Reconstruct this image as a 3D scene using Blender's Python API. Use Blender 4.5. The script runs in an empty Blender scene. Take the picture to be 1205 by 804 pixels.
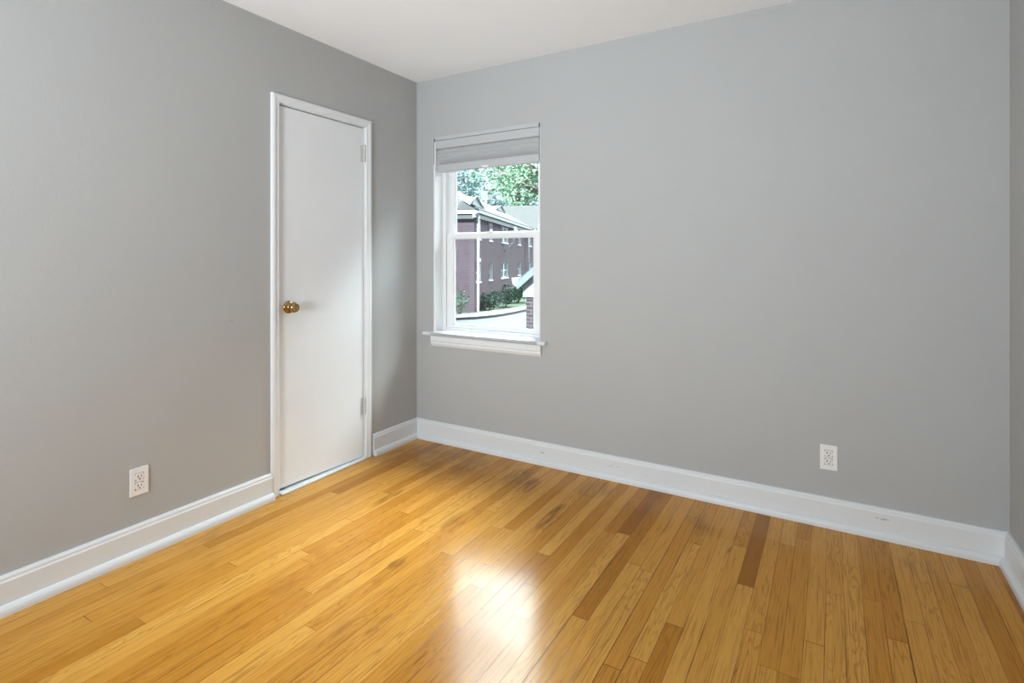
import bpy, bmesh, math, random
from mathutils import Vector, Matrix

# ------------------------------------------------------------------ camera, world, sun, lights, exposure
SC = bpy.context.scene
COL = SC.collection
H = 2.44            # ceiling height
W = 3.08            # room width
REAR = -4.40        # rear wall (behind the camera)
CAM = Vector((2.4674, -2.8763, 1.2219))
YAW = math.radians(30.624)
cd = bpy.data.cameras.new('camera')
cam = bpy.data.objects.new('camera', cd); COL.objects.link(cam)
cam.location = CAM; cam.rotation_euler = (math.pi/2, 0, YAW)
cd.sensor_width = 36.0; cd.sensor_fit = 'HORIZONTAL'
cd.lens = 635.9/1205*36
cd.shift_y = (304.93-402)/1205
cd.clip_start = 0.02; cd.clip_end = 500
SC.camera = cam

SC.view_settings.view_transform = 'Standard'
SC.view_settings.look = 'None'
SC.view_settings.gamma = 1.0
SC.view_settings.use_curve_mapping = False
SC.view_settings.exposure = 0.0

SKY_BASE = 0.85      # plain sky
BEAM = 36.0          # brightest part of the cloud, up to the right
CLOUD = 58.0          # tall sunlit cloud bank in front of the window
SUN_E = 22.0
FILL_W = 67.0        # strength of the added rear fill lamp
FILL_COL = (0.835, 0.962, 1.06)

world = bpy.data.worlds.new('sky'); SC.world = world
world.use_nodes = True
wt = world.node_tree; wt.nodes.clear()
def wn(t, **kw):
    n = wt.nodes.new(t)
    for k, v in kw.items(): setattr(n, k, v)
    return n
def wl(a, b): wt.links.new(a, b)
tc = wn('ShaderNodeTexCoord'); sp = wn('ShaderNodeSeparateXYZ'); wl(tc.outputs['Generated'], sp.inputs[0])
def maprange(v, a, b, c=0.0, d=1.0, t='SMOOTHSTEP'):
    n = wn('ShaderNodeMapRange', interpolation_type=t)
    n.inputs[1].default_value = a; n.inputs[2].default_value = b; n.inputs[3].default_value = c; n.inputs[4].default_value = d
    wl(v, n.inputs[0]); return n.outputs[0]
def wmath(op, a, b):
    n = wn('ShaderNodeMath', operation=op)
    for i, v in enumerate((a, b)):
        if isinstance(v, (int, float)): n.inputs[i].default_value = v
        else: wl(v, n.inputs[i])
    return n.outputs[0]
elev = maprange(sp.outputs['Z'], 0.0, 0.5)
mixb = wn('ShaderNodeMix', data_type='RGBA')
mixb.inputs['A'].default_value = (1.40, 1.42, 1.45, 1); mixb.inputs['B'].default_value = (0.62, 0.78, 1.0, 1)
wl(elev, mixb.inputs['Factor'])
low = maprange(sp.outputs['Z'], math.sin(math.radians(20)), math.sin(math.radians(34)))
high = maprange(sp.outputs['Z'], math.sin(math.radians(52)), math.sin(math.radians(70)), 1.0, 0.0)
azx = wmath('DIVIDE', sp.outputs['X'], wmath('MAXIMUM', sp.outputs['Y'], 0.05))      # tangent of the azimuth from +Y
side = wmath('MULTIPLY', maprange(azx, -1.05, -0.30), maprange(azx, 0.05, 0.40, 1.0, 0.0))
side = wmath('MULTIPLY', side, maprange(sp.outputs['Y'], 0.05, 0.2))
cl = wmath('MULTIPLY', wmath('MULTIPLY', low, high), side)
clc = wn('ShaderNodeMix', data_type='RGBA', blend_type='ADD')
clf = wn('ShaderNodeMix', data_type='RGBA')
clf.inputs['A'].default_value = (0, 0, 0, 1); clf.inputs['B'].default_value = (1.0, 0.99, 0.97, 1)
wl(cl, clf.inputs['Factor'])
sc1 = wn('ShaderNodeVectorMath', operation='SCALE'); sc1.inputs['Scale'].default_value = SKY_BASE; wl(mixb.outputs['Result'], sc1.inputs[0])
sc2 = wn('ShaderNodeVectorMath', operation='SCALE'); sc2.inputs['Scale'].default_value = CLOUD; wl(clf.outputs['Result'], sc2.inputs[0])
ad = wn('ShaderNodeVectorMath', operation='ADD'); wl(sc1.outputs[0], ad.inputs[0]); wl(sc2.outputs[0], ad.inputs[1])
dt = wn('ShaderNodeVectorMath', operation='DOT_PRODUCT'); wl(tc.outputs['Generated'], dt.inputs[0]); dt.inputs[1].default_value = Vector((0.50, 0.68, 0.80)).normalized()
bm_ = wmath('MULTIPLY', maprange(dt.outputs['Value'], math.cos(math.radians(14)), math.cos(math.radians(7))), BEAM)
ad2 = wn('ShaderNodeVectorMath', operation='ADD'); wl(ad.outputs[0], ad2.inputs[0]); wl(bm_, ad2.inputs[1])
bg = wn('ShaderNodeBackground'); wl(ad2.outputs[0], bg.inputs[0]); bg.inputs[1].default_value = 1.0
wo = wn('ShaderNodeOutputWorld'); wl(bg.outputs[0], wo.inputs[0])
world.cycles.sampling_method = 'MANUAL'; world.cycles.sample_map_resolution = 512

def light(name, kind, loc, direction, **kw):
    l = bpy.data.lights.new(name, kind)
    o = bpy.data.objects.new(name, l); COL.objects.link(o)
    o.location = loc
    o.rotation_euler = Vector(direction).to_track_quat('-Z', 'Y').to_euler()
    for k, v in kw.items():
        if k == 'portal': l.cycles.is_portal = v
        else: setattr(l, k, v)
    return o
light('sun', 'SUN', (-20, -20, 30), (0.45, 0.66, -0.60), energy=SUN_E, angle=math.radians(2), color=(1.0, 0.98, 0.96))
# fill lamp added in the made-up rear window, brightens the walls evenly
light('rear_fill_light', 'AREA', (1.27, REAR-0.08, 1.15), (0, 1, 0.30), shape='RECTANGLE', size=1.00, size_y=0.90, energy=FILL_W, spread=math.radians(125), color=FILL_COL)
# sampling portal over the front window
light('window_portal', 'AREA', (0.555, 0.22, 1.36), (0, -1, 0), shape='RECTANGLE', size=0.84, size_y=1.34, portal=True)

SC.cycles.max_bounces = 10
SC.cycles.diffuse_bounces = 6
SC.cycles.transparent_max_bounces = 12
SC.cycles.caustics_reflective = False
SC.cycles.caustics_refractive = False
SC.cycles.use_denoising = True

# ------------------------------------------------------------------ materials
class NT:
    def __init__(self, name):
        self.m = bpy.data.materials.new(name); self.m.use_nodes = True
        self.t = self.m.node_tree; self.t.nodes.clear()
        self.out = self.n('ShaderNodeOutputMaterial')
        self.b = self.n('ShaderNodeBsdfPrincipled'); self.l(self.b.outputs[0], self.out.inputs[0])
    def n(self, t, **kw):
        n = self.t.nodes.new(t)
        for k, v in kw.items(): setattr(n, k, v)
        return n
    def l(self, a, b): self.t.links.new(a, b)
    def put(self, v, sock):
        if hasattr(v, 'is_linked') or hasattr(v, 'links'): self.l(v, sock)
        else: sock.default_value = v
    def math(self, op, a, b=0.0, c=0.0, clamp=False):
        n = self.n('ShaderNodeMath', operation=op); n.use_clamp = clamp
        for i, v in enumerate((a, b, c)): self.put(v, n.inputs[i])
        return n.outputs[0]
    def mix(self, f, a, b, blend='MIX'):
        n = self.n('ShaderNodeMix', data_type='RGBA', blend_type=blend)
        self.put(f, n.inputs['Factor']); self.put(a, n.inputs['A']); self.put(b, n.inputs['B'])
        return n.outputs['Result']
    def rng(self, v, a, b, c=0.0, d=1.0, t='SMOOTHSTEP'):
        n = self.n('ShaderNodeMapRange', interpolation_type=t)
        for i, x in enumerate((v, a, b, c, d)): self.put(x, n.inputs[i])
        return n.outputs[0]
    def coord(self, kind='Object'):
        return self.n('ShaderNodeTexCoord').outputs[kind]
    def sep(self, v):
        n = self.n('ShaderNodeSeparateXYZ'); self.l(v, n.inputs[0]); return n.outputs
    def comb(self, x, y, z=0.0):
        n = self.n('ShaderNodeCombineXYZ')
        for i, v in enumerate((x, y, z)): self.put(v, n.inputs[i])
        return n.outputs[0]
    def noise(self, vec, scale, detail=2.0, rough=0.5, dist=0.0):
        n = self.n('ShaderNodeTexNoise'); self.l(vec, n.inputs['Vector'])
        n.inputs['Scale'].default_value = scale; n.inputs['Detail'].default_value = detail
        n.inputs['Roughness'].default_value = rough; n.inputs['Distortion'].default_value = dist
        return n.outputs['Fac']
    def white(self, vec):
        n = self.n('ShaderNodeTexWhiteNoise', noise_dimensions='3D'); self.l(vec, n.inputs['Vector']); return n.outputs['Value']
    def ramp(self, f, stops):
        n = self.n('ShaderNodeValToRGB'); self.l(f, n.inputs[0]); e = n.color_ramp.elements
        while len(e) < len(stops): e.new(0.5)
        for s, (p, c) in zip(e, stops): s.position = p; s.color = (*c, 1)
        return n.outputs[0]
    def bump(self, h, strength, dist=0.01):
        n = self.n('ShaderNodeBump'); self.l(h, n.inputs['Height'])
        n.inputs['Strength'].default_value = strength; n.inputs['Distance'].default_value = dist
        self.l(n.outputs[0], self.b.inputs['Normal'])

def plain(name, color, rough=0.5, metal=0.0, spec=0.5, noise=0.0, nscale=8.0):
    k = NT(name)
    k.b.inputs['Roughness'].default_value = rough; k.b.inputs['Metallic'].default_value = metal
    k.b.inputs['Specular IOR Level'].default_value = spec
    c = (*color, 1)
    if noise > 0:
        f = k.noise(k.coord(), nscale, 3.0)
        a = tuple(x*(1-noise) for x in color); b = tuple(min(1, x*(1+noise)) for x in color)
        k.l(k.mix(f, (*a, 1), (*b, 1)), k.b.inputs['Base Color'])
    else:
        k.b.inputs['Base Color'].default_value = c
    return k.m

def ellipse(k, s, a, b, ca, cb, ra, rb):
    """soft mask of one scuff or dark patch; s = separated coords, a/b = axes"""
    u = k.math('DIVIDE', k.math('SUBTRACT', s[a], ca), ra); v = k.math('DIVIDE', k.math('SUBTRACT', s[b], cb), rb)
    d = k.math('ADD', k.math('MULTIPLY', u, u), k.math('MULTIPLY', v, v))
    return k.rng(d, 0.2, 1.0, 1.0, 0.0)

def wall_paint():
    k = NT('grey_wall_paint'); co = k.coord(); s = k.sep(co)
    f = k.noise(co, 2.2, 3.0)
    c = k.mix(f, (0.415, 0.416, 0.408, 1), (0.436, 0.437, 0.429, 1))
    for (a, b, ca, cb, ra, rb, st) in ((1, 2, -1.34, 0.925, 0.018, 0.004, 0.35), (1, 2, -1.75, 0.20, 0.07, 0.03, 0.05)):
        m = k.math('MULTIPLY', ellipse(k, s, a, b, ca, cb, ra, rb), k.math('MULTIPLY', k.noise(co, 60, 2), st*1.6))
        m = k.math('MULTIPLY', m, k.rng(s[0], 0.02, 0.05, 1.0, 0.0))
        c = k.mix(m, c, (0.2, 0.19, 0.18, 1))
    k.l(c, k.b.inputs['Base Color'])
    k.b.inputs['Roughness'].default_value = 0.72; k.b.inputs['Specular IOR Level'].default_value = 0.3
    k.bump(k.noise(co, 130.0, 3.0), 0.12, 0.004)
    return k.m

def trim_paint(name='white_trim_paint', col=(0.745, 0.76, 0.765), rough=0.38, marks=()):
    k = NT(name); co = k.coord(); s = k.sep(co)
    c = k.mix(k.noise(co, 6.0, 3.0), (*[x*0.97 for x in col], 1), (*[min(1, x*1.03) for x in col], 1))
    for (a, b, ca, cb, ra, rb) in marks:
        m = k.math('MULTIPLY', ellipse(k, s, a, b, ca, cb, ra, rb), k.rng(k.noise(co, 45, 2), 0.4, 0.6, 0.0, 0.7))
        c = k.mix(m, c, (0.30, 0.27, 0.24, 1))
    k.l(c, k.b.inputs['Base Color']); k.b.inputs['Roughness'].default_value = rough
    k.bump(k.noise(co, 40.0, 2.0), 0.06, 0.003)
    return k.m

DARK_PATCHES = [(0.13, -0.30, 0.10, 0.22, 0.55), (0.37, -0.27, 0.14, 0.20, 0.6), (0.64, -0.27, 0.12, 0.18, 0.6), (0.95, -0.25, 0.09, 0.16, 0.7), (1.06, -0.32, 0.06, 0.14, 0.9),
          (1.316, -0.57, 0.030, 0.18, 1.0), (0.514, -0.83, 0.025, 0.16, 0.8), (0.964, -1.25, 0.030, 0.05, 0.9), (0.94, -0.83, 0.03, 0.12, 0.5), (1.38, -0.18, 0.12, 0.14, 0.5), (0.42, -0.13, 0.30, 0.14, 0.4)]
def floor_wood():
    k = NT('oak_strip_floor'); s = k.sep(k.coord())
    WD = 0.0575
    X = k.math('DIVIDE', k.math('ADD', s[0], 0.025), WD)
    row = k.math('FLOOR', X); fx = k.math('FRACT', X)
    r1 = k.white(k.comb(row, 3.0, 1.0)); r2 = k.white(k.comb(row, 7.0, 5.0)); r3 = k.white(k.comb(row, 11.0, 9.0))
    L = k.math('MULTIPLY_ADD', r2, 1.1, 0.75)
    Y = k.math('ADD', k.math('DIVIDE', s[1], L), k.math('MULTIPLY', r1, 17.0))
    bd = k.math('FLOOR', Y); fy = k.math('FRACT', Y)
    rb = k.white(k.comb(row, bd, 2.0)); rb2 = k.white(k.comb(row, bd, 8.0)); rb3 = k.white(k.comb(row, bd, 15.0))
    base = k.ramp(rb, [(0.0, (0.31, 0.118, 0.012)), (0.09, (0.44, 0.183, 0.019)), (0.5, (0.545, 0.254, 0.040)), (1.0, (0.62, 0.315, 0.062))])
    # grain: stretched noise, per-board offset; cathedral figure from distorted bands
    gx = k.math('ADD', s[0], k.math('MULTIPLY', rb, 31.0)); gy = k.math('ADD', s[1], k.math('MULTIPLY', rb2, 19.0))
    fine = k.noise(k.comb(k.math('MULTIPLY', gx, 170.0), k.math('MULTIPLY', gy, 5.0), rb2), 1.0, 4.0, 0.6)
    broad = k.noise(k.comb(k.math('MULTIPLY', gx, 22.0), k.math('MULTIPLY', gy, 2.2), rb), 1.0, 2.0)
    wv = k.math('SINE', k.math('MULTIPLY', k.math('ADD', k.math('MULTIPLY', broad, 1.0), k.math('MULTIPLY', fx, 0.05)), 75.0))
    fig = k.rng(wv, 0.35, 1.0, 0.0, 1.0)
    figw = k.math('MULTIPLY', fig, k.rng(rb3, 0.2, 0.9, 0.08, 0.36))
    c = k.mix(k.math('MULTIPLY', k.rng(fine, 0.46, 0.72), 0.52), base, (0.23, 0.080, 0.012, 1))
    c = k.mix(figw, c, (0.215, 0.073, 0.011, 1))
    # old dark blotches and knots in the boards
    bl = k.noise(k.comb(k.math('MULTIPLY', s[0], 7.0), k.math('MULTIPLY', s[1], 2.4), 3.3), 1.0, 3.0, 0.6)
    c = k.mix(k.rng(bl, 0.60, 0.80, 0.0, 0.55), c, (0.20, 0.085, 0.018, 1))
    st = k.noise(k.comb(k.math('MULTIPLY', gx, 30.0), k.math('MULTIPLY', gy, 5.0), 6.0), 1.0, 2.0)
    c = k.mix(k.rng(st, 0.70, 0.80, 0.0, 0.6), c, (0.13, 0.05, 0.012, 1))
    # dark streaked patches near the window wall
    for (cx_, cy_, ra, rb_, st_) in DARK_PATCHES:
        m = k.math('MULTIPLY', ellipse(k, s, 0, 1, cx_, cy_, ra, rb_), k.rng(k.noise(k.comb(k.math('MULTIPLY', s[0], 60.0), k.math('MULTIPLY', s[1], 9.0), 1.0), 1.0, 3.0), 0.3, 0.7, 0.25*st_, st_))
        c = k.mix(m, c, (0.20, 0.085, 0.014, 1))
    # seams
    e = k.math('MINIMUM', fx, k.math('SUBTRACT', 1.0, fx))
    wide = k.math('MULTIPLY', k.rng(r3, 0.80, 0.86), 0.012)
    seam = k.rng(e, k.math('ADD', 0.008, wide), k.math('ADD', 0.022, k.math('MULTIPLY', wide, 1.5)), 1.0, 0.0)
    # known open seams
    for row_i, y0, y1 in ((30, -3.5, -0.62), (37, -1.9, -0.95), (47, -1.2, -0.15)):
        d = k.math('ABSOLUTE', k.math('SUBTRACT', X, float(row_i)))
        m = k.math('MULTIPLY', k.rng(d, 0.022, 0.045, 1.0, 0.0), k.math('MULTIPLY', k.rng(s[1], y0, y0+0.1), k.rng(s[1], y1-0.1, y1, 1.0, 0.0)))
        seam = k.math('MAXIMUM', seam, m)
    ey = k.math('MULTIPLY', k.math('MINIMUM', fy, k.math('SUBTRACT', 1.0, fy)), L)
    endj = k.rng(ey, 0.0006, 0.0018, 1.0, 0.0)
    gap = k.math('MAXIMUM', seam, endj)
    patch = k.rng(k.noise(k.coord(), 3.0, 2.0), 0.35, 0.65, 0.35, 0.9)
    c = k.mix(k.math('MULTIPLY', gap, patch), c, (0.060, 0.024, 0.008, 1))
    k.l(c, k.b.inputs['Base Color'])
    rg = k.rng(k.noise(k.coord(), 9.0, 3.0), 0.3, 0.7, 0.165, 0.205)
    k.l(rg, k.b.inputs['Roughness'])
    k.b.inputs['Specular IOR Level'].default_value = 0.145
    k.b.inputs['Coat Weight'].default_value = 0.0
    k.b.inputs['Coat Roughness'].default_value = 0.16
    wav = k.noise(k.comb(k.math('MULTIPLY', s[0], 17.0), k.math('MULTIPLY', s[1], 3.0), rb), 1.0, 2.0)
    h = k.math('SUBTRACT', k.math('ADD', k.math('MULTIPLY', fine, 0.10), k.math('MULTIPLY', wav, 0.55)), gap)
    n = k.n('ShaderNodeBump'); k.l(h, n.inputs['Height']); n.inputs['Strength'].default_value = 0.14; n.inputs['Distance'].default_value = 0.0014
    k.l(n.outputs[0], k.b.inputs['Normal']); k.l(n.outputs[0], k.b.inputs['Coat Normal'])
    return k.m

def brick(name, axis, c1, c2, mortar, scale=1.0):
    """axis: local coordinate that runs along the wall"""
    k = NT(name); s = k.sep(k.coord())
    b = k.n('ShaderNodeTexBrick'); k.l(k.comb(s[axis], s[2], 0.0), b.inputs['Vector'])
    b.inputs['Color1'].default_value = (*c1, 1); b.inputs['Color2'].default_value = (*c2, 1); b.inputs['Mortar'].default_value = (*mortar, 1)
    b.inputs['Scale'].default_value = scale; b.inputs['Brick Width'].default_value = 0.21; b.inputs['Row Height'].default_value = 0.075
    b.inputs['Mortar Size'].default_value = 0.011; b.inputs['Mortar Smooth'].default_value = 0.2
    f = k.noise(k.coord(), 1.3, 3.0)
    k.l(k.mix(k.rng(f, 0.3, 0.7, 0.0, 0.35), b.outputs['Color'], (*mortar, 1)), k.b.inputs['Base Color'])
    k.b.inputs['Roughness'].default_value = 0.9; k.b.inputs['Specular IOR Level'].default_value = 0.2
    return k.m

def glass(name, tint):
    k = NT(name); k.t.nodes.remove(k.b)
    tr = k.n('ShaderNodeBsdfTransparent'); tr.inputs[0].default_value = (*tint, 1)
    gl = k.n('ShaderNodeBsdfGlossy'); gl.inputs['Roughness'].default_value = 0.0
    fr = k.n('ShaderNodeFresnel'); fr.inputs[0].default_value = 1.35
    mx = k.n('ShaderNodeMixShader'); k.l(fr.outputs[0], mx.inputs[0]); k.l(tr.outputs[0], mx.inputs[1]); k.l(gl.outputs[0], mx.inputs[2])
    k.l(mx.outputs[0], k.out.inputs[0])
    return k.m

def shingle(name, c1, c2):
    k = NT(name); s = k.sep(k.coord())
    b = k.n('ShaderNodeTexBrick'); k.l(k.comb(s[0], k.math('ADD', s[1], s[2]), 0.0), b.inputs['Vector'])
    b.inputs['Color1'].default_value = (*c1, 1); b.inputs['Color2'].default_value = (*c2, 1)
    b.inputs['Mortar'].default_value = (*[x*0.8 for x in c1], 1)
    b.inputs['Scale'].default_value = 1.0; b.inputs['Brick Width'].default_value = 0.3; b.inputs['Row Height'].default_value = 0.16; b.inputs['Mortar Size'].default_value = 0.006
    k.l(b.outputs['Color'], k.b.inputs['Base Color']); k.b.inputs['Roughness'].default_value = 0.9; k.b.inputs['Specular IOR Level'].default_value = 0.2
    return k.m

def lap_siding(name, col):
    k = NT(name); s = k.sep(k.coord())
    f = k.math('FRACT', k.math('DIVIDE', s[2], 0.13))
    k.l(k.mix(k.rng(f, 0.80, 0.98), (*col, 1), (*[x*0.35 for x in col], 1)), k.b.inputs['Base Color'])
    k.b.inputs['Roughness'].default_value = 0.6
    k.bump(f, 0.5, 0.02)
    return k.m

def leafy(name, c1, c2):
    k = NT(name)
    oi = k.n('ShaderNodeNewGeometry')
    f = oi.outputs['Random Per Island']
    k.l(k.mix(f, (*c1, 1), (*c2, 1)), k.b.inputs['Base Color'])
    k.b.inputs['Roughness'].default_value = 0.55
    return k.m

M = dict(
    wall=wall_paint(),
    ceiling=plain('ceiling_paint', (0.92, 0.93, 0.945), 0.85, spec=0.2, noise=0.01, nscale=3),
    trim=trim_paint(),
    base=trim_paint('baseboard_paint', (0.70, 0.715, 0.72), 0.36, marks=((0, 2, 2.66, 0.085, 0.035, 0.006), (0, 2, 1.42, 0.075, 0.05, 0.006), (0, 2, 1.60, 0.06, 0.02, 0.004), (0, 2, 0.98, 0.07, 0.03, 0.004))),
    door=trim_paint('white_door_paint', (0.775, 0.79, 0.80), 0.42),
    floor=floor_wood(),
    vinyl=plain('white_vinyl', (0.80, 0.80, 0.80), 0.35),
    shade=plain('grey_shade_fabric', (0.46, 0.465, 0.465), 0.85, spec=0.1),
    rail=plain('grey_blind_rail', (0.47, 0.475, 0.475), 0.45),
    glass=glass('window_glass', (0.82, 0.965, 1.0)),
    brass=plain('aged_brass', (0.42, 0.27, 0.12), 0.2, metal=1.0),
    hinge=plain('painted_hinge', (0.62, 0.62, 0.59), 0.4),
    plate=plain('outlet_plastic', (0.80, 0.79, 0.77), 0.3),
    dark=plain('dark_slot', (0.03, 0.03, 0.03), 0.6),
    closet=plain('closet_darkness', (0.05, 0.05, 0.05), 0.9),
    brick_side=brick('brick_side', 0, (0.100, 0.066, 0.080), (0.072, 0.046, 0.058), (0.112, 0.090, 0.104)),
    brick_end=brick('brick_end', 1, (0.100, 0.066, 0.080), (0.072, 0.046, 0.058), (0.112, 0.090, 0.104)),
    brick_pier=brick('brick_pier', 0, (0.050, 0.030, 0.036), (0.032, 0.020, 0.028), (0.11, 0.105, 0.11)),
    rake=plain('grey_green_rake', (0.13, 0.165, 0.16), 0.6),
    garage_paint=plain('pale_garage_paint', (0.21, 0.222, 0.218), 0.6, noise=0.03, nscale=2),
    shingle=shingle('pale_shingles', (0.088, 0.088, 0.088), (0.10, 0.10, 0.098)),
    shingle_blue=shingle('blue_grey_shingles', (0.075, 0.11, 0.135), (0.085, 0.12, 0.145)),
    white_ext=plain('white_exterior_paint', (0.78, 0.78, 0.77), 0.55),
    teal_ext=plain('grey_gutter_paint', (0.42, 0.47, 0.47), 0.5),
    dark_ext=plain('dark_exterior_trim', (0.06, 0.08, 0.08), 0.6),
    louver=plain('grey_louver', (0.30, 0.36, 0.38), 0.6),
    siding=lap_siding('white_lap_siding', (0.76, 0.76, 0.75)),
    pane_ext=plain('dark_window_pane', (0.10, 0.16, 0.19), 0.08),
    asphalt=plain('asphalt', (0.062, 0.067, 0.073), 0.9, noise=0.15, nscale=4),
    lawn=plain('lawn_grass', (0.055, 0.095, 0.045), 0.95, noise=0.3, nscale=9),
    concrete=plain('pale_concrete', (0.13, 0.13, 0.126), 0.9, noise=0.06, nscale=3),
    bark=plain('grey_bark', (0.16, 0.13, 0.11), 0.9, noise=0.3, nscale=12),
    leaf=leafy('green_leaf', (0.09, 0.22, 0.11), (0.30, 0.46, 0.30)),
    leaf_blue=leafy('blue_green_leaf', (0.16, 0.27, 0.27), (0.36, 0.48, 0.47)),
    leaf_dark=leafy('dark_shrub_leaf', (0.025, 0.080, 0.048), (0.07, 0.17, 0.10)),
)

# ------------------------------------------------------------------ mesh helpers
class MB:
    def __init__(self): self.v = []; self.f = []; self.smooth = []
    def quadmesh(self, vs, fs, smooth=False):
        o = len(self.v); self.v += [tuple(x) for x in vs]
        for f in fs: self.f.append(tuple(i+o for i in f)); self.smooth.append(smooth)
        return self
    def box(self, x0, x1, y0, y1, z0, z1):
        vs = [(x, y, z) for z in (z0, z1) for y in (y0, y1) for x in (x0, x1)]
        return self.quadmesh(vs, [(0, 2, 3, 1), (4, 5, 7, 6), (0, 1, 5, 4), (2, 6, 7, 3), (0, 4, 6, 2), (1, 3, 7, 5)])
    def prism(self, pts, axis, a, b, smooth=False):
        """closed 2-D profile (the two other axes in x,y,z order) extruded along axis from a to b"""
        def P(p, t):
            q = list(p); q.insert(axis, t); return tuple(q)
        n = len(pts); vs = [P(p, a) for p in pts] + [P(p, b) for p in pts]
        fs = [(i, (i+1) % n, n+(i+1) % n, n+i) for i in range(n)]
        self.quadmesh(vs, fs, smooth)
        self.quadmesh(vs, [tuple(range(n))[::-1], tuple(range(n, 2*n))])
        return self
    def lathe(self, prof, origin, axis, n=24, smooth=True):
        """prof: (radius, distance along axis)"""
        ax = Vector(axis).normalized(); u = ax.orthogonal().normalized(); w = ax.cross(u); o = Vector(origin)
        vs = []
        for r, d in prof:
            for i in range(n):
                a = 2*math.pi*i/n; vs.append(o + ax*d + (u*math.cos(a)+w*math.sin(a))*r)
        fs = []
        for j in range(len(prof)-1):
            for i in range(n):
                fs.append((j*n+i, j*n+(i+1) % n, (j+1)*n+(i+1) % n, (j+1)*n+i))
        self.quadmesh(vs, fs, smooth)
        self.quadmesh(vs, [tuple(range(n))[::-1], tuple(range((len(prof)-1)*n, len(prof)*n))])
        return self
    def tube(self, pts, r, n=8):
        pts = [Vector(p) for p in pts]; rs = r if isinstance(r, (list, tuple)) else [r]*len(pts)
        vs = []
        for i, p in enumerate(pts):
            t = (pts[min(i+1, len(pts)-1)]-pts[max(i-1, 0)]).normalized()
            u = t.cross(Vector((0.13, 0.21, 0.97))).normalized(); w = t.cross(u)
            for k in range(n):
                a = 2*math.pi*k/n; vs.append(p+(u*math.cos(a)+w*math.sin(a))*rs[i])
        fs = [(j*n+i, j*n+(i+1) % n, (j+1)*n+(i+1) % n, (j+1)*n+i) for j in range(len(pts)-1) for i in range(n)]
        self.quadmesh(vs, fs, True)
        self.quadmesh(vs, [tuple(range(n))[::-1], tuple(range((len(pts)-1)*n, len(pts)*n))])
        return self
    def holed(self, u0, u1, z0, z1, t0, t1, holes, axis):
        """wall slab with rectangular holes; u runs along the wall, t is its thickness axis (axis=0: t is x, u is y; axis=1: t is y, u is x)"""
        us = sorted({u0, u1, *[h[0] for h in holes], *[h[1] for h in holes]})
        zs = sorted({z0, z1, *[h[2] for h in holes], *[h[3] for h in holes]})
        us = [u for u in us if u0 <= u <= u1]; zs = [z for z in zs if z0 <= z <= z1]
        def solid(i, j):
            if i < 0 or j < 0 or i >= len(us)-1 or j >= len(zs)-1: return False
            a, b = (us[i]+us[i+1])/2, (zs[j]+zs[j+1])/2
            return not any(h[0] < a < h[1] and h[2] < b < h[3] for h in holes)
        def P(u, t, z): return (t, u, z) if axis == 0 else (u, t, z)
        for i in range(len(us)-1):
            for j in range(len(zs)-1):
                if not solid(i, j): continue
                a, b, c, d = us[i], us[i+1], zs[j], zs[j+1]
                for t in (t0, t1): self.quadmesh([P(a, t, c), P(b, t, c), P(b, t, d), P(a, t, d)], [(0, 1, 2, 3)])
                if not solid(i-1, j): self.quadmesh([P(a, t0, c), P(a, t1, c), P(a, t1, d), P(a, t0, d)], [(0, 1, 2, 3)])
                if not solid(i+1, j): self.quadmesh([P(b, t0, c), P(b, t1, c), P(b, t1, d), P(b, t0, d)], [(0, 1, 2, 3)])
                if not solid(i, j-1): self.quadmesh([P(a, t0, c), P(b, t0, c), P(b, t1, c), P(a, t1, c)], [(0, 1, 2, 3)])
                if not solid(i, j+1): self.quadmesh([P(a, t0, d), P(b, t0, d), P(b, t1, d), P(a, t1, d)], [(0, 1, 2, 3)])
        return self
    def ring(self, x0, x1, z0, z1, wl, wr, wb, wtop, y0, y1):
        """rectangular frame in the xz plane"""
        return self.holed(x0, x1, z0, z1, y0, y1, [(x0+wl, x1-wr, z0+wb, z1-wtop)], 1)
    def build(self, name, mat, parent=None, bevel=0.0, seg=2):
        me = bpy.data.meshes.new(name); me.from_pydata(self.v, [], self.f)
        bm = bmesh.new(); bm.from_mesh(me)
        for f, s in zip(bm.faces, self.smooth): f.smooth = s
        bmesh.ops.remove_doubles(bm, verts=bm.verts, dist=1e-5)
        bmesh.ops.recalc_face_normals(bm, faces=bm.faces)
        bm.to_mesh(me); bm.free()
        me.materials.append(mat)
        o = bpy.data.objects.new(name, me); COL.objects.link(o)
        if parent: o.parent = parent
        if bevel > 0:
            b = o.modifiers.new('bevel', 'BEVEL'); b.width = bevel; b.segments = seg; b.limit_method = 'ANGLE'; b.angle_limit = math.radians(40)
        return o

def empty(name, loc=(0, 0, 0), rz=0.0):
    o = bpy.data.objects.new(name, None); COL.objects.link(o); o.location = loc; o.rotation_euler = (0, 0, rz); o.empty_display_size = 0.1
    return o
def struct(o, label=None):
    o['kind'] = 'structure'
    if label: o['label'] = label
    return o
def tag(o, label, cat, group=None, kind=None):
    o['label'] = label; o['category'] = cat
    if group: o['group'] = group
    if kind: o['kind'] = kind
    return o
def copy_tree(o, parent=None):
    c = o.copy(); COL.objects.link(c)
    if parent is not None: c.parent = parent
    for ch in list(o.children): copy_tree(ch, c)
    return c

# ------------------------------------------------------------------ room shell
T = 0.20
WX0, WX1, WZ0, WZ1 = 0.150, 0.960, 0.730, 2.045       # front window opening
DY0, DY1, DZ = -1.090, -0.474, 2.035                  # closet door opening (left wall)
RX0, RX1, RZ0, RZ1 = 0.70, 1.84, 0.55, 1.75           # opening for the added rear window

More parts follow.
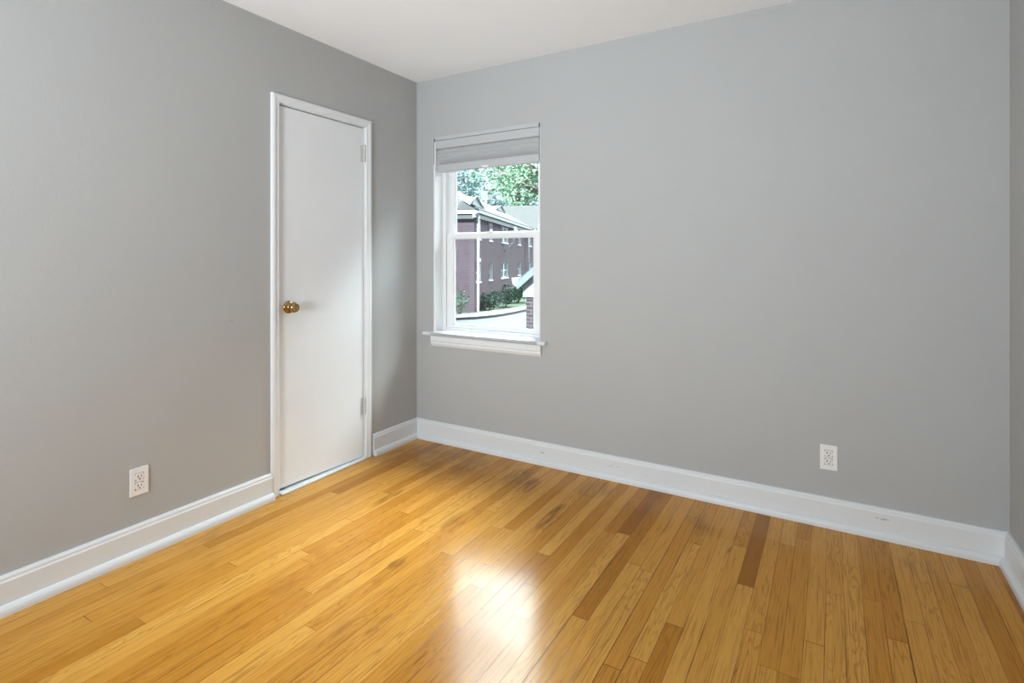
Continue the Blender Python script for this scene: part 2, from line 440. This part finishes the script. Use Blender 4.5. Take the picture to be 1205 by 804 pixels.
struct(MB().box(-T, W+T, REAR-T, T, -0.15, 0.0).build('floor', M['floor']))
struct(MB().box(-T, W+T, REAR-T, T, H, H+0.15).build('ceiling', M['ceiling']))
struct(MB().holed(-T, W+T, 0, H, 0.0, T, [(WX0, WX1, WZ0, WZ1)], 1).build('wall_back', M['wall']))
wl_ = MB().holed(REAR, 0.0, 0, H, -0.06, 0.0, [(DY0, DY1, -1, DZ)], 0)
wl_.box(-T, -0.06, REAR, 0.0, 0, H)
struct(wl_.build('wall_left', M['wall']))
struct(MB().box(W, W+T, REAR, 0.0, 0, H).build('wall_right', M['wall']))
struct(MB().holed(-T, W+T, 0, H, REAR-T, REAR, [(RX0, RX1, RZ0, RZ1)], 1).build('wall_rear', M['wall']))

# baseboards: tall flat board with a bevelled cap and a shoe moulding at the floor
BP = [(0.0, 0.0), (0.020, 0.0), (0.020, 0.108), (0.016, 0.114), (0.015, 0.122), (0.009, 0.129), (0.0, 0.130)]
SP = [(0.020, 0.0), (0.041, 0.0), (0.041, 0.012), (0.039, 0.021), (0.034, 0.028), (0.027, 0.032), (0.020, 0.033)]
def basebd(name, axis, a, b, pos, sgn):
    def mp(pr): return [(pos+sgn*u, z) for u, z in pr]
    o = struct(MB().prism(mp(BP), axis, a, b).build(name, M['base'], bevel=0.0008))
    MB().prism(mp(SP), axis, a, b).build('shoe_molding', M['base'], o)
    return o
basebd('baseboard_left', 1, REAR, -1.131, 0.0, 1)
basebd('baseboard_corner', 1, -0.424, 0.0, 0.0, 1)
basebd('baseboard_back', 0, 0.0, W, 0.0, -1)
basebd('baseboard_right', 1, REAR, 0.0, W, -1)
basebd('baseboard_rear', 0, 0.0, W, REAR, 1)

# ------------------------------------------------------------------ closet door
d1 = struct(empty('door_1', (0, (DY0+DY1)/2, 0)), 'white flush closet door with brass knob in the left wall')
oy = -(DY0+DY1)/2
def dbox(m, x0, x1, y0, y1, z0, z1): return m.box(x0, x1, y0+oy, y1+oy, z0, z1)
m = MB()                                              # jamb lining the opening
dbox(m, -0.058, 0.001, DY0, DY0+0.010, 0.0, DZ); dbox(m, -0.058, 0.001, DY1-0.014, DY1, 0.0, DZ); dbox(m, -0.058, 0.001, DY0, DY1, DZ-0.008, DZ)
m.build('door_jamb', M['trim'], d1, bevel=0.001)
m = MB(); dbox(m, -0.0599, -0.052, DY0+0.012, DY1-0.016, 0.0, DZ-0.01); m.build('closet_back', M['closet'], d1)  # panel behind the slab, closet darkness painted as its colour
CP = [(0.0, 0.0), (0.011, 0.0), (0.013, 0.006), (0.012, 0.014), (0.016, 0.024), (0.017, 0.034), (0.013, 0.043), (0.0, 0.045)]   # (x out, from inner edge outwards)
m = MB()
ya, yb, zt = DY0+0.005, DY1-0.006, DZ-0.003
def casing_ring(prof):
    rows = []
    for px, pd in prof:
        rows.append([(px, ya-pd+oy, 0.0), (px, ya-pd+oy, zt+pd), (px, yb+pd+oy, zt+pd), (px, yb+pd+oy, 0.0)])
    n = len(prof); vs = [p for r in rows for p in r]; fs = []
    for i in range(n):
        j = (i+1) % n
        for s in range(3): fs.append((i*4+s, i*4+s+1, j*4+s+1, j*4+s))
    m.quadmesh(vs, fs)
    m.quadmesh(vs, [tuple(i*4 for i in range(n)), tuple(i*4+3 for i in range(n))])
casing_ring(CP)
m.build('door_casing', M['trim'], d1, bevel=0.0006)
sy0, sy1 = DY0+0.0125, DY1-0.0175
m = MB()                                              # slab with a sloping bottom edge (the floor is not quite level)
pts = [(sy0+oy, 0.026), (sy1+oy, 0.014), (sy1+oy, DZ-0.0135), (sy0+oy, DZ-0.0135)]
m.prism(pts, 0, -0.042, -0.004)
slab = m.build('door_panel', M['door'], d1, bevel=0.0012)
kz, ky = 0.968, -1.020
m = MB().lathe([(0.0335, 0.0), (0.0335, 0.004), (0.030, 0.008), (0.020, 0.011), (0.0135, 0.014), (0.012, 0.022), (0.0125, 0.030)], (-0.004, ky+oy, kz), (1, 0, 0), 32)
kn = m.build('door_knob', M['brass'], d1)
m = MB().lathe([(0.0125, 0.028), (0.020, 0.032), (0.0265, 0.040), (0.0275, 0.048), (0.0255, 0.056), (0.021, 0.061), (0.019, 0.0615), (0.0175, 0.0600), (0.010, 0.0605), (0.004, 0.061)], (-0.004, ky+oy, kz), (1, 0, 0), 32)
m.build('knob_grip', M['brass'], kn)
m = MB().box(-0.006, -0.0035, sy0+oy-0.0005, sy0+oy+0.004, kz-0.028, kz+0.028); m.build('latch_plate', M['brass'], d1)
def hinge(z):
    y = sy1+0.0015
    m = MB()
    for i in range(5):
        a = z-0.05+i*0.02; m.lathe([(0.0055, a+0.0006), (0.0062, a+0.002), (0.0062, a+0.018), (0.0055, a+0.0194)], (0.004, y+oy, 0), (0, 0, 1), 12)
    m.box(-0.0045, -0.0028, y-0.026+oy, y-0.002+oy, z-0.05, z+0.05); m.box(0.0, 0.0022, y+0.001+oy, y+0.0145+oy, z-0.05, z+0.05)
    h = m.build('hinge', M['hinge'], d1)
    MB().lathe([(0.0035, 0.05), (0.0062, 0.052), (0.005, 0.057), (0.002, 0.059)], (0.004, y+oy, z), (0, 0, 1), 12).build('hinge_pin', M['hinge'], h)
hinge(1.865); hinge(0.322)
m = MB(); m.prism([(-0.050, DY0+0.010+oy), (0.024, DY0+0.010+oy), (0.030, DY0+0.030+oy), (0.022, DY1-0.010+oy), (-0.050, DY1-0.012+oy)], 2, 0.0, 0.010)
m.build('threshold', M['trim'], d1, bevel=0.003)

# ------------------------------------------------------------------ front window
w1 = struct(empty('window_1', ((WX0+WX1)/2, 0.0, WZ0)), 'white double-hung window with a grey shade')
ox, oz = -(WX0+WX1)/2, -WZ0
def local(m):
    m.v = [(x+ox, y, z+oz) for x, y, z in m.v]; return m
m = MB()
m.box(WX0, WX0+0.013, -0.002, 0.09, WZ0, 1.862); m.box(WX0, WX0+0.010, 0.006, 0.09, 1.862, 2.018); m.box(WX1-0.004, WX1, 0.002, 0.09, WZ0, 2.018); m.box(WX0, WX1, 0.002, 0.09, WZ1-0.006, WZ1)
local(m).build('window_jamb', M['vinyl'], w1, bevel=0.002)
m = MB().box(WX0+0.0135, WX1-0.006, -0.006, 0.012, 2.0185, 2.0445); local(m).build('head_strip', M['rail'], w1, bevel=0.0012)
m = MB().ring(WX0+0.001, WX1-0.001, WZ0+0.002, WZ1-0.007, 0.036, 0.036, 0.022, 0.030, 0.082, 0.175)
m.ring(WX0+0.037, WX1-0.037, WZ0+0.024, WZ1-0.037, 0.008, 0.008, 0.004, 0.004, 0.1225, 0.128)      # parting stop between the two tracks
m.box(WX0+0.022, WX0+0.026, 0.076, 0.084, WZ0+0.02, WZ1-0.04); m.box(WX1-0.026, WX1-0.022, 0.076, 0.084, WZ0+0.02, WZ1-0.04)
local(m).build('window_frame', M['vinyl'], w1, bevel=0.0015)
def sash(name, x0, x1, z0, z1, wl, wr, wb, wtop, y0, y1, bead):
    m = MB().ring(x0, x1, z0, z1, wl, wr, wb, wtop, y0, y1)
    s = local(m).build(name, M['vinyl'], w1, bevel=0.002)
    b = MB().ring(x0+wl-0.001, x1-wr+0.001, z0+wb-0.001, z1-wtop+0.001, bead, bead, bead, bead*0.6, y0+0.008, y1-0.006)
    local(b).build('glazing_bead', M['vinyl'], s, bevel=0.002)
    yg = (y0+y1)/2
    g = MB().quadmesh([(x0+wl, yg, z0+wb), (x1-wr, yg, z0+wb), (x1-wr, yg, z1-wtop), (x0+wl, yg, z1-wtop)], [(0, 1, 2, 3)])
    local(g).build('glass_pane', M['glass'], s)
    return s
sash('lower_sash', 0.190, 0.920, 0.7545, 1.3935, 0.050, 0.050, 0.016, 0.030, 0.093, 0.120, 0.012)
sash('upper_sash', 0.190, 0.920, 1.3600, 2.0080, 0.036, 0.036, 0.034, 0.040, 0.130, 0.158, 0.011)
m = MB().box(0.520, 0.575, 0.084, 0.112, 1.394, 1.402); m.lathe([(0.010, 0), (0.010, 0.010), (0.007, 0.013)], (0.5475, 0.098, 1.401), (0, 0, 1), 16)
local(m).build('sash_lock', M['vinyl'], w1, bevel=0.001)
m = MB()
m.prism([(0.09, 0.730), (0.09, 0.712), (-0.033, 0.708), (-0.038, 0.713), (-0.040, 0.720), (-0.038, 0.727), (-0.032, 0.731), (0.0, 0.733), (0.09, 0.736)], 0, WX0+0.001, WX1-0.001)
m.prism([(-0.0005, 0.709), (-0.033, 0.708), (-0.038, 0.713), (-0.040, 0.720), (-0.038, 0.727), (-0.032, 0.731), (-0.0005, 0.733)], 0, 0.083, 1.010)
local(m).build('window_stool', M['trim'], w1, bevel=0.001)
m = MB().prism([(0.0, 0.709), (-0.020, 0.709), (-0.020, 0.672), (-0.015, 0.668), (-0.016, 0.655), (-0.011, 0.645), (-0.006, 0.636), (0.0, 0.635)], 0, 0.137, 0.972)
local(m).build('window_apron', M['trim'], w1, bevel=0.001)

# cellular shade, raised to the head of the window
sh = tag(empty('window_shade', ((WX0+WX1)/2, 0.02, 1.808)), 'grey pleated cellular shade pulled up at the top of the window', 'window shade')
def lsh(m): m.v = [(x+ox, y-0.02, z-1.808) for x, y, z in m.v]; return m
m = MB().box(0.1695, 0.9555, -0.004, 0.050, 1.9625, 2.0165); lsh(m).build('head_rail', M['rail'], sh, bevel=0.002)
pro = []
zt_, zb_ = 1.9625, 1.8595
NP = 6
for i in range(NP+1):
    pro.append((0.011 if i % 2 == 0 else 0.000, zt_+(1.884-zt_)*i/NP))
pro.append((0.000, 1.880)); pro.append((0.026, zb_))
pro += [(0.036, zb_), (0.036, zt_)]
m = MB().prism(pro, 0, 0.182, 0.951); lsh(m).build('pleated_fabric', M['shade'], sh)
m = MB().prism([(0.038, 1.808), (0.004, 1.808), (0.0, 1.812), (0.0, 1.845), (0.004, 1.857), (0.010, 1.8595), (0.038, 1.8595)], 0, 0.180, 0.953); lsh(m).build('bottom_rail', M['rail'], sh, bevel=0.001)
m = MB().prism([(0.0, 1.822), (-0.006, 1.820), (-0.009, 1.814), (-0.008, 1.806), (0.0, 1.808)], 0, 0.545, 0.592); lsh(m).build('pull_tab', M['vinyl'], sh, bevel=0.001)

# unseen rear window, added to carry the fill lamp

w3 = struct(empty('added_rear_window', ((RX0+RX1)/2, REAR, RZ0)))
def l3(m): m.v = [(x-(RX0+RX1)/2, y-REAR, z-RZ0) for x, y, z in m.v]; return m
m = MB().holed(RX0, RX1, RZ0, RZ1, REAR-0.19, REAR-0.14, [(RX0+0.05, RX1-0.05, RZ0+0.05, RZ0+0.58), (RX0+0.05, RX1-0.05, RZ0+0.62, RZ1-0.05)], 1); l3(m).build('window_frame', M['vinyl'], w3, bevel=0.002)
m = MB().box(RX0-0.06, RX1+0.06, REAR-0.02, REAR+0.04, RZ0-0.03, RZ0); l3(m).build('window_stool', M['trim'], w3, bevel=0.004)

# ------------------------------------------------------------------ outlets
def outlet(loc, rz, label):
    o = tag(empty('electrical_outlet', loc, rz), label, 'power outlet', 'white wall outlets')
    # local: faces -y, centred at the plate
    m = MB().holed(-0.035, 0.035, -0.057, 0.057, -0.006, 0.0, [(-0.0165, 0.0165, -0.0345, -0.0035), (-0.0165, 0.0165, 0.0035, 0.0345)], 1)
    m.build('cover_plate', M['plate'], o, bevel=0.002)
    for zc in (-0.019, 0.019):
        prof = []
        for i in range(28):
            a = 2*math.pi*i/28
            prof.append((0.0172*math.cos(a), zc+max(-0.0142, min(0.0142, 0.0172*math.sin(a)))))
        r = MB().prism(prof, 1, -0.0075, -0.001).build('receptacle', M['plate'], o, bevel=0.0005)
        MB().box(-0.0082, -0.0048, -0.0079, -0.0068, zc-0.002, zc+0.0075).build('slot', M['dark'], r)
        MB().box(0.0048, 0.0076, -0.0079, -0.0068, zc-0.001, zc+0.0065).build('slot', M['dark'], r)
        MB().lathe([(0.0030, 0.0), (0.0030, 0.0011)], (0.0, -0.0068, zc-0.0085), (0, -1, 0), 12, False).build('ground_hole', M['dark'], r)
    MB().lathe([(0.0032, 0.0), (0.0032, 0.0014), (0.0022, 0.0022)], (0.0, -0.006, 0.0), (0, -1, 0), 12).build('screw', M['plate'], o)
    return o
outlet((0.0, -1.739, 0.304), math.pi/2, 'white wall outlet on the left wall near the closet door')
outlet((2.455, 0.0, 0.311), 0.0, 'white wall outlet on the window wall near the right corner')

# ------------------------------------------------------------------ outdoors
G = -1.80                                             # ground level outside
FV = Vector((-0.50941, 0.86053, 0)); RV = Vector((0.86053, 0.50941, 0))
def at(px, py, D):
    """photo pixel + depth -> point"""
    return CAM + FV*D + RV*((px-602.5)/635.9*D) + Vector((0, 0, (304.93-py)/635.9*D))
def gp(px, D): p = at(px, 300, D); return (p.x, p.y)

struct(MB().box(-75, 50, 0.25, 125, G-0.2, G).build('ground', M['asphalt'], None), 'grey asphalt yard outside the window')

A = Vector((-14.62, 21.87, G)); BANG = math.radians(109.334)
EV = 3.96-G; RG = 6.3-G; LEN = 30.0; DEP = 8.0; T0 = 18.2; TP = 22.1
bl = tag(empty('apartment_building', A, BANG), 'two-storey red brick apartment building with pale hip roof, across the yard', 'building')
# local frame: x along the long facade (away from us), y into the building, z up from the ground
wins = []
zlo, zli, zuo, zui = 0.96-G, -0.10-G, 3.51-G, 2.36-G
for (a, b) in ((0.45, 1.49), (3.47, 4.38), (7.01, 9.3), (13.12, 14.43), (17.76, 19.85), (23.6, 25.6)):
    wins += [(a, b, zli, zlo), (a, b, zui, zuo)]
m = MB().holed(0, LEN, 0, EV, 0.0, 0.30, wins, 1); m.build('side_wall', M['brick_side'], bl)
m = MB().box(0.0, 0.30, 0.30, DEP, 0, EV); m.build('end_wall', M['brick_end'], bl)
m = MB().box(LEN-0.30, LEN, 0.30, DEP, 0, EV).box(0.30, LEN-0.30, DEP-0.3, DEP, 0, EV); m.build('rear_wall', M['brick_side'], bl)
for (a, b, z0, z1) in wins:
    fm = MB().ring(a+0.01, b-0.01, z0+0.01, z1-0.01, 0.06, 0.06, 0.06, 0.06, 0.15, 0.22)
    fm.box(b-0.05, b-0.002, 0.01, 0.15, z0+0.01, z1-0.01)
    fm.box(a+0.02, b-0.02, 0.14, 0.20, (z0+z1)/2-0.03, (z0+z1)/2+0.03)
    if b-a > 1.6:
        for q in (0.47,): fm.box(a+(b-a)*q-0.09, a+(b-a)*q+0.09, 0.06, 0.20, z0+0.01, z1-0.01)
    f = fm.build('window', M['white_ext'], bl)
    MB().box(a-0.04, b+0.04, -0.04, 0.14, z0-0.06, z0+0.01).build('sill', M['white_ext'], f)
    MB().box(a+0.06, b-0.06, 0.18, 0.19, z0+0.06, z1-0.06).build('pane', M['pane_ext'], f)
OV = 0.35
def roof_mb(ov, ze, th):
    x0, x1, y0, y1 = -ov, LEN+ov, -ov, DEP+ov
    zr = RG
    r0, r1 = (DEP/2, DEP/2, zr), (LEN-DEP/2, DEP/2, zr)
    vs = [(x0, y0, ze), (x1, y0, ze), (x1, y1, ze), (x0, y1, ze), r0, r1, (x0, y0, ze-th), (x1, y0, ze-th), (x1, y1, ze-th), (x0, y1, ze-th)]
    return MB().quadmesh(vs, [(0, 1, 5, 4), (1, 2, 5), (2, 3, 4, 5), (3, 0, 4), (0, 6, 7, 1), (1, 7, 8, 2), (2, 8, 9, 3), (3, 9, 6, 0), (6, 9, 8, 7)])
roof_mb(OV, EV+0.02, 0.06).build('roof', M['shingle'], bl)
m = MB().box(-OV-0.02, LEN+OV, -OV-0.02, -OV+0.10, EV-0.20, EV-0.05); m.build('gutter', M['teal_ext'], bl)
m = MB().box(-OV, LEN, -0.14, -0.002, EV-0.42, EV-0.22); m.build('fascia', M['white_ext'], bl)
m = MB().box(-OV-0.02, -OV+0.10, -OV+0.10, DEP, EV-0.24, EV-0.05).box(-0.12, -0.002, -0.002, DEP, EV-0.50, EV-0.30); m.build('cornice', M['white_ext'], bl)
m = MB().box(-OV+0.1, -0.002, -OV+0.1, DEP, EV-0.10, EV-0.05).box(-0.002, LEN, -OV+0.1, -0.002, EV-0.10, EV-0.05); m.build('soffit', M['white_ext'], bl)
for t in (0.13, 16.9):
    m = MB().tube([(t, -0.20, EV-0.18), (t, -0.20, 0.12), (t-0.04, -0.30, 0.05)], 0.062, 10)
    m.build('downpipe', M['white_ext'], bl)
# cross gable with lap siding
gh = RG-EV; hw = TP-T0
m = MB().prism([(T0, EV+0.05), (2*TP-T0, EV+0.05), (TP, RG-0.12)], 1, -0.46, -0.10); m.v = [(x, y, z) for (x, y, z) in m.v]
m.build('siding_gable', M['siding'], bl)
m = MB()
for s in (-1, 1):
    e = (TP+s*(hw+0.5), EV-0.24); r = (TP, RG+0.05)
    vs = [(e[0], -0.75, e[1]), (r[0], -0.75, r[1]), (r[0], DEP/2, r[1]), (e[0], DEP/2, e[1])]
    vs += [(x, y, z-0.10) for x, y, z in vs]
    m.quadmesh(vs, [(0, 1, 2, 3), (7, 6, 5, 4), (0, 4, 5, 1), (1, 5, 6, 2), (2, 6, 7, 3), (3, 7, 4, 0)])
m.build('gable_roof', M['shingle'], bl)
m = MB().box(T0, 2*TP-T0, -0.48, -0.002, EV-0.12, EV+0.05); m.build('gable_soffit', M['dark_ext'], bl)
# two little triangular roof vents
def roof_pt(px, py):
    c = bl.matrix_world if False else (Matrix.Translation(A) @ Matrix.Rotation(BANG, 4, 'Z'))
    inv = c.inverted(); o = inv @ CAM; d = (inv.to_3x3() @ (at(px, py, 1.0)-CAM))
    slope = (RG-EV)/(DEP/2+OV)          # z = EV + slope*(y+OV)
    t = (EV+slope*(o.y+OV)-o.z)/(d.z-slope*d.y)
    return o+d*t
for (pl, pr, apx) in (((553.2, 241), (564.8, 244.5), (559.6, 232.0)), ((583.6, 247.0), (593.4, 250.8), (589.0, 242.4))):
    a, b = roof_pt(*pl), roof_pt(*pr)
    yb = min(a.y, b.y); x0, x1 = a.x, b.x; zb = EV+(RG-EV)/(DEP/2+OV)*(yb+OV)
    apd = (Matrix.Rotation(-BANG, 4, 'Z') @ (at(apx[0], apx[1], 1.0)-CAM)); cl_ = (Matrix.Translation(A) @ Matrix.Rotation(BANG, 4, 'Z')).inverted() @ CAM
    ta = (yb-cl_.y)/apd.y; xm = cl_.x+apd.x*ta; hh = cl_.z+apd.z*ta-zb
    back = hh/((RG-EV)/(DEP/2+OV))
    m = MB().quadmesh([(x0, yb, zb), (x1, yb, zb), (xm, yb, zb+hh), (xm, yb+back, zb+hh)], [(0, 1, 2), (0, 2, 3), (1, 3, 2)])
    v = m.build('roof_vent', M['louver'], bl)
    fr = MB()
    for p, q in (((x0, zb), (x1, zb)), ((x1, zb), (xm, zb+hh)), ((xm, zb+hh), (x0, zb))):
        fr.tube([(p[0], yb-0.04, p[1]+0.03), (q[0], yb-0.04, q[1]+0.03)], 0.045, 6)
    fr.build('vent_trim', M['dark_ext'], v)

# wall lamp beside the corner downpipe, dish on the long facade
def bpt(t, y, z): return (Matrix.Translation(A) @ Matrix.Rotation(BANG, 4, 'Z')) @ Vector((t, y, z))
wl0 = tag(empty('wall_lamp', bpt(0.62, 0.0, 1.22-G-0.08), BANG), 'small white wall lamp on the brick beside the corner downpipe', 'lamp')
MB().box(-0.07, 0.07, -0.04, 0.0, -0.10, 0.10).build('back_plate', M['white_ext'], wl0)
MB().lathe([(0.05, 0.0), (0.10, 0.03), (0.10, 0.20), (0.05, 0.24)], (0, -0.13, -0.12), (0, 0, 1), 14).build('lamp_shade', M['white_ext'], wl0)
ds = tag(empty('satellite_dish', bpt(7.9, 0.0, 1.81-G), BANG), 'white dish on a bracket arm high on the brick facade', 'dish')
m = MB().tube([(0, 0.0, 0.0), (0.1, -0.58, 0.46), (0.1, -0.66, 0.60), (0.12, -0.70, 1.15)], 0.035, 8).tube([(0.5, 0.0, 0.05), (0.1, -0.56, 0.50)], 0.028, 8); m.build('bracket_arm', M['white_ext'], ds)
m = MB().lathe([(0.02, -0.06), (0.14, -0.03), (0.24, 0.02), (0.29, 0.07), (0.285, 0.08), (0.23, 0.035), (0.14, -0.01), (0.02, -0.04)], (0.12, -0.78, 1.38), (-0.25, -0.9, 0.35), 24); m.build('dish', M['white_ext'], ds)

# lawn strip and pavement along the facade
def flat(name, pts, z0, z1, mat):
    return MB().prism([(p[0], p[1]) for p in pts], 2, z0, z1).build(name, mat)
def gd(px, py):
    D = 635.9*(CAM.z-G)/(py-304.93); return gp(px, D)
edge_far = [(470, 374.5), (537, 372.0), (558, 370.6), (575, 368.8), (590, 366.8), (605, 364.3), (620, 361.4), (640, 357.0)]
edge_near = [(640, 361.0), (620, 366.4), (605, 369.6), (590, 372.4), (575, 374.4), (558, 376.0), (537, 377.0), (470, 379.5)]
struct(flat('pavement', [gd(*p) for p in edge_far+edge_near], G, G+0.13, M['concrete']))
ln = [gd(*p) for p in edge_far]
ln2 = [(bpt(34, 0.05, 0).x, bpt(34, 0.05, 0).y), (bpt(0, 0.05, 0).x, bpt(0, 0.05, 0).y), (bpt(0.0, 9, 0).x, bpt(0.0, 9, 0).y)]
struct(flat('lawn', ln+ln2, G, G+0.05, M['lawn']))

# garage with white gable, brick corner pier and a boxed gutter end
gx, gy = gp(619.2, 10.6)
ga = tag(empty('garage', (gx, gy, G)), 'white sided garage with a brick corner pier, close by on the right', 'garage')
gz = lambda py, D=10.6: (304.93-py)/635.9*D+CAM.z-G
ZS = gz(349.5); ZE = gz(334.5); GW = 5.2; GD = 6.0
sl = 0.80
for a_ in (0.0, GW-0.45):
    MB().box(a_, a_+0.45, 0.0, 0.45, 0.0, ZS).build('brick_pier', M['brick_pier'], ga)
for a_ in (0.0, GW-0.25):
    MB().box(a_, a_+0.25, 0.45, GD, 0, ZS).build('side_wall', M['brick_pier'], ga)
m = MB().box(0.45, GW-0.45, 0.10, 0.16, 0.0, ZS); gd_ = m.build('garage_door', M['white_ext'], ga, bevel=0.005)
m = MB()
for i in range(3): m.box(0.47, GW-0.47, 0.085, 0.105, ZS*(i+1)/4-0.012, ZS*(i+1)/4+0.012)
m.build('door_rail', M['white_ext'], gd_)
m = MB().prism([(-0.06, ZS), (GW+0.06, ZS), (GW+0.06, ZE+0.02), (GW/2, ZE+0.02+sl*(GW/2+0.06)), (-0.06, ZE+0.02)], 1, -0.03, 0.22); m.build('gable_wall', M['garage_paint'], ga)
m = MB()
for s in (-1, 1):
    ex = GW/2+s*(GW/2+0.14); ez = ZE+0.06-sl*0.08; rz = ez+sl*(GW/2+0.14)
    vs = [(ex, -0.08, ez), (GW/2, -0.08, rz), (GW/2, GD+0.2, rz), (ex, GD+0.2, ez)]; vs += [(x, y, z+0.09) for x, y, z in vs]
    m.quadmesh(vs, [(0, 1, 2, 3), (7, 6, 5, 4), (0, 4, 5, 1), (1, 5, 6, 2), (2, 6, 7, 3), (3, 7, 4, 0)])
m.build('roof', M['shingle_blue'], ga)
m = MB()
for s in (-1, 1):
    ex = GW/2+s*(GW/2+0.14); ez = ZE+0.06-sl*0.08; rz = ez+sl*(GW/2+0.14)
    vs = [(ex, -0.085, ez-0.10), (GW/2, -0.085, rz-0.10), (GW/2, -0.085, rz+0.05), (ex, -0.085, ez+0.05)]; vs += [(x, y-0.03, z) for x, y, z in vs]
    m.quadmesh(vs, [(0, 1, 2, 3), (7, 6, 5, 4), (0, 4, 5, 1), (1, 5, 6, 2), (2, 6, 7, 3), (3, 7, 4, 0)])
m.build('rake_board', M['rake'], ga)
zt2 = gz(327.2); zb2 = gz(337.2)
m = MB().prism([(-0.305, zt2), (-0.10, zt2-0.005), (-0.085, zb2+0.05), (-0.12, zb2), (-0.22, zb2), (-0.27, zb2+0.03)], 1, -0.06, GD+0.2); m.build('gutter', M['garage_paint'], ga)

# distant house with a blue-grey roof
hx, hy = gp(640, 85)
ho = tag(empty('distant_house', (hx, hy, G), math.radians(20)), 'distant house with a blue-grey roof behind the apartment building', 'house')
ez_, rz_ = 1.22+61.0*85/635.9-G, 1.22+71.2*85/635.9-G
MB().box(-9, 9, 0, 8, 0, ez_).build('wall', M['white_ext'], ho)
MB().prism([(-0.4, ez_-0.1), (4, rz_), (8.4, ez_-0.1), (8.4, ez_-0.2), (4, rz_-0.15), (-0.4, ez_-0.2)], 0, -9.5, 9.5).build('roof', M['shingle_blue'], ho)
for xx in (-6, -2, 2, 6):
    f = MB().ring(xx-0.6, xx+0.6, ez_-1.8, ez_-0.5, 0.08, 0.08, 0.08, 0.08, -0.05, 0.02).build('window', M['white_ext'], ho)
    MB().box(xx-0.52, xx+0.52, -0.02, 0.0, ez_-1.72, ez_-0.58).build('pane', M['pane_ext'], f)

# trees and shrubs
def leaf_cloud(rng, blobs, n, size, name, mat, parent):
    """blobs: (centre, radii, weight); leaves sit mostly in the outer shell of each blob"""
    m = MB(); tot = sum(b[2] for b in blobs)
    for c, r, wgt in blobs:
        for _ in range(int(n*wgt/tot)):
            d = Vector((rng.gauss(0, 1), rng.gauss(0, 1), rng.gauss(0, 1))).normalized(); q = 0.35+0.65*rng.random()**0.5
            p = Vector((c[0]+d.x*r[0]*q, c[1]+d.y*r[1]*q, c[2]+d.z*r[2]*q))
            u = Vector((rng.gauss(0, 1), rng.gauss(0, 1), rng.gauss(0, 0.6))).normalized(); w = u.cross(Vector((rng.gauss(0, 1), rng.gauss(0, 1), rng.gauss(0, 1)))).normalized()
            s = size*(0.6+0.8*rng.random()); nn = u.cross(w)*s*0.18
            m.quadmesh([p-u*s, p-w*s*0.45+nn, p+u*s, p+w*s*0.45+nn], [(0, 1, 2), (0, 2, 3)])
    return m.build(name, mat, parent)
def tree(px, D, z_top, z_low, rad, nblob, n, size, mat, label, seed, group=None, name='tree', cat='tree', lean=0.0):
    rng = random.Random(seed); x, y = gp(px, D)
    t = tag(empty(name, (x, y, G)), label, cat, group)
    zl, zt = z_low-G, z_top-G; zc = (zl+zt)/2
    tr = MB().tube([(0, 0, -0.05), (0.05, 0.02, zl*0.5), (lean*0.3, 0.05, zl), (lean*0.6, 0, zt-(zt-zl)*0.25)], [rad*0.09, rad*0.075, rad*0.06, rad*0.02], 10)
    blobs = []
    for i in range(nblob):
        a = rng.random()*2*math.pi; rr = rad*(0.15+0.6*rng.random()); zz = zl+(zt-zl)*(0.18+0.66*rng.random())
        k = 1-0.5*abs((zz-zc)/(zt-zl))
        c = (math.cos(a)*rr*k+lean, math.sin(a)*rr*k, zz); br = rad*(0.25+0.2*rng.random())
        blobs.append((c, (br, br, br*0.75), br*br))
        tr.tube([(lean*0.3, 0, zl+(zz-zl)*0.3), ((c[0]+lean*0.3)/2, c[1]/2, (zz+zl)/2+0.1), c], [rad*0.03, rad*0.02, rad*0.008], 6)
    tr.build('trunk', M['bark'], t)
    leaf_cloud(rng, blobs, n, size, 'foliage', mat, t)
    return t
tree(664, 24, 9.8, 3.3, 5.0, 34, 12000, 0.10, M['leaf'], 'large green leafy tree whose branches hang over the right of the view', 11, 'trees outside the window')
tree(546, 62, 12.2, 7.0, 2.6, 12, 1500, 0.20, M['leaf_blue'], 'small blue-green tree rising behind the left of the roof', 5, 'trees outside the window')
tree(574, 66, 10.2, 5.5, 3.0, 12, 1500, 0.20, M['leaf_blue'], 'low pale tree behind the roof, right of the small blue-green tree', 8, 'trees outside the window')
tree(610, 70, 13.5, 6.5, 4.5, 14, 2600, 0.25, M['leaf'], 'green tree far behind the roof ridge', 21, 'trees outside the window')
def shrub(px, D, w_, h_, n, label, seed, mat='leaf_dark', size=0.07):
    rng = random.Random(seed); x, y = gp(px, D)
    s = tag(empty('shrub', (x, y, G+0.05)), label, 'shrub', 'shrubs along the brick wall')
    blobs = []; st = MB()
    for i in range(9):
        c = ((rng.random()-0.5)*w_*1.2, (rng.random()-0.5)*0.8, h_*(0.32+0.4*rng.random())); blobs.append((c, (w_*0.27, 0.5, h_*0.34), 1))
        st.tube([(c[0]*0.4, 0, -0.04), c], 0.018, 5)
    st.build('stem', M['bark'], s); leaf_cloud(rng, blobs, n, size, 'foliage', M[mat], s)
shrub(575, 31.6, 1.5, 1.05, 1500, 'dark green shrub nearest the building corner, against the brick', 3)
shrub(590, 34.2, 1.7, 1.25, 1600, 'dark green shrub in the middle of the row against the brick', 4)
shrub(606, 37.5, 1.9, 1.35, 1600, 'dark green shrub at the far end of the row, beside the garage pier', 6)
shrub(540, 28.6, 0.8, 1.5, 420, 'thin weedy shrub against the end wall of the brick building', 9, 'leaf_dark', 0.06)
